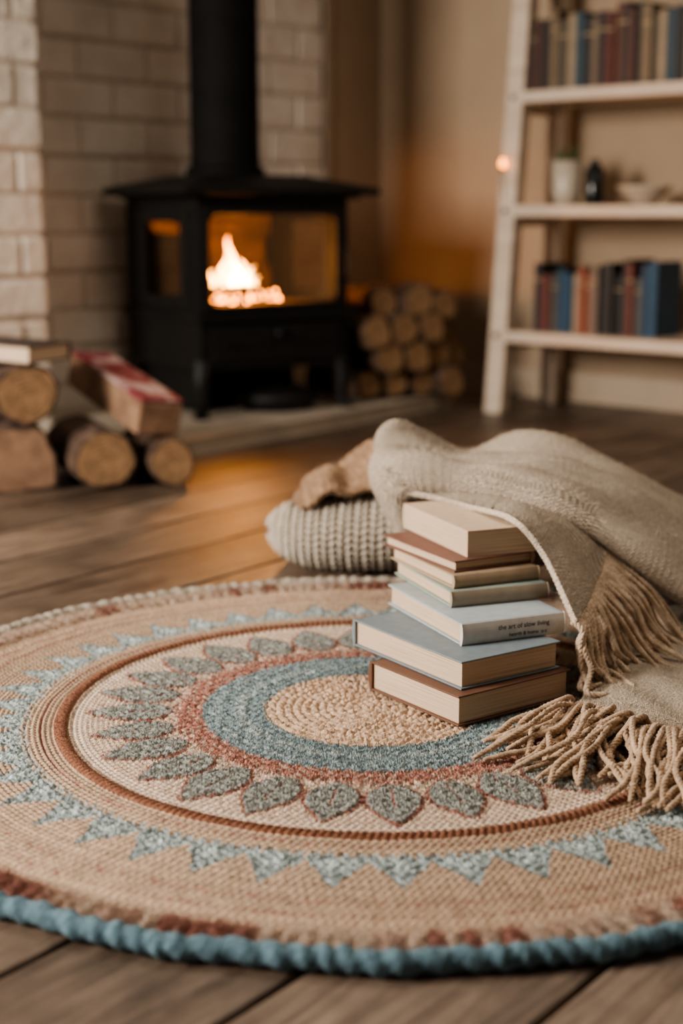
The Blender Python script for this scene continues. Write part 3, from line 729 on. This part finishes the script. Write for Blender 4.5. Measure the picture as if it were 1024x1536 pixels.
# ------------------------------------------------------------ knitted cushion
ns_,nu=560,620
s=np.linspace(-.995,.995,ns_); ph=np.linspace(0,2*np.pi,nu,endpoint=False); Sg_,Ph=np.meshgrid(s,ph,indexing='ij')
prof=(1-np.abs(Sg_)**2.5)**.5
sgn=lambda a,e:np.sign(a)*np.abs(a)**e
yy=.172*prof*sgn(np.cos(Ph),.9); zz=.080*prof*sgn(np.sin(Ph),.95)
xx=.235*Sg_*(1-.05*(np.abs(np.cos(Ph))))
arc=Ph*.14; pw=.036
kx=np.floor(xx/pw); fx=xx/pw-kx
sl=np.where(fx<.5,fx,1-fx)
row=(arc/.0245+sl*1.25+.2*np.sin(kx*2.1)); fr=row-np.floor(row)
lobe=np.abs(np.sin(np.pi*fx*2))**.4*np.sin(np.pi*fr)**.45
disp=(.015*lobe)*np.clip(prof*1.5,0,1)
ll=np.sqrt(yy**2+zz**2)+1e-6
V=np.stack([xx,yy*(1+disp/ll),zz*(1+disp/ll)],-1)
V[...,2]=np.where(V[...,2]<-.075,-.075+(V[...,2]+.075)*.15,V[...,2])+.0775
V[...,2]+=(.012*np.sin(V[...,0]*11+1)+.007*np.sin(V[...,0]*19+V[...,1]*14))*np.clip(V[...,2]/.15,0,1)
CK=np.array([.26,.21,.155])*(1-lobe[...,None])+np.array([.66,.59,.49])*lobe[...,None]  # crease shade put into the colour: dark between stitches, light on lobes
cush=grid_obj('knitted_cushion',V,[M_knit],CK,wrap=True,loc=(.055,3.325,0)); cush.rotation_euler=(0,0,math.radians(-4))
f=fuzz(V,22000,.005,.0003,M_fuzz,(.55,.49,.41),'cushion_fuzz'); f.parent=cush
Gs=[
[(-.09,3.22,.156),(-.04,3.21,.176),(.02,3.20,.184),(.08,3.20,.187),(.15,3.21,.187),(.24,3.22,.17)],
[(-.11,3.28,.160),(-.05,3.27,.190),(.01,3.26,.214),(.07,3.26,.238),(.13,3.26,.248),(.24,3.27,.2)],
[(-.10,3.36,.164),(-.03,3.35,.200),(.03,3.34,.232),(.09,3.34,.270),(.14,3.34,.278),(.25,3.34,.22)],
[(-.09,3.44,.15),(-.02,3.44,.175),(.04,3.44,.2),(.10,3.44,.24),(.15,3.44,.25),(.26,3.44,.2)],
[(-.08,3.54,.06),(-.02,3.55,.05),(.04,3.56,.05),(.10,3.56,.05),(.16,3.56,.05),(.27,3.55,.05)]]
V=surf(Gs,300,320)
x,y=V[...,0].copy(),V[...,1].copy()
V[...,2]+=.017*np.sin((x*1.1+y*.45)*62+1.7*np.sin(y*22+x*9))*np.clip((y-3.19)/.04,0.3,1)+.0055*np.abs(np.sin(x*240+y*60))**.6*np.abs(np.sin(y*240+x*60))**.6
V[...,1]+=.012*np.sin(x*40)
sc=grid_obj('wool_scarf',V,[M_scarf],thick=.012)
f=fuzz(V,20000,.006,.0004,M_fuzz,(.34,.235,.15),'scarf_fuzz',off=.005); f.parent=sc
# ------------------------------------------------------------ lights
def area(name,loc,tgt,size,en,col):
    l=bpy.data.lights.new(name,'AREA'); l.size=size; l.energy=en; l.color=col
    o=bpy.data.objects.new(name,l); S.collection.objects.link(o); o.location=loc
    o.rotation_euler=(Vector(tgt)-Vector(loc)).to_track_quat('-Z','Y').to_euler(); return o
area('window_daylight',(-3.2,1.3,1.7),(-.5,3.7,.5),1.3,265,(1,.92,.84))
area('overhead_fill',(.9,3.0,2.5),(.3,2.4,0),1.2,28,(1,.86,.72))  # no fixture here: soft fill added overhead to brighten rug and right side
pl=bpy.data.lights.new('fire_light','POINT'); pl.energy=22; pl.color=(1,.42,.12); pl.shadow_soft_size=.05
po=bpy.data.objects.new('fire_light',pl); S.collection.objects.link(po); po.parent=stove; po.location=(.27,.15,.56)
W=bpy.data.worlds.new('World'); S.world=W; W.use_nodes=True
bg=W.node_tree.nodes['Background']; bg.inputs[0].default_value=(1,.84,.70,1); bg.inputs[1].default_value=.13
try: S.view_settings.look='AgX - Medium High Contrast'
except Exception as e: print(e)
# ------------------------------------------------------------ camera
cd=bpy.data.cameras.new('camera'); cam=bpy.data.objects.new('camera',cd); S.collection.objects.link(cam)
cam.location=(0,0,.8); cam.rotation_euler=(math.radians(90-11.6),0,0)
cd.sensor_fit='VERTICAL'; cd.sensor_height=36; cd.sensor_width=24; cd.lens=2200/1536*36
cd.dof.use_dof=True; cd.dof.focus_distance=2.2; cd.dof.aperture_fstop=1.9
cd.clip_start=.05
S.camera=cam
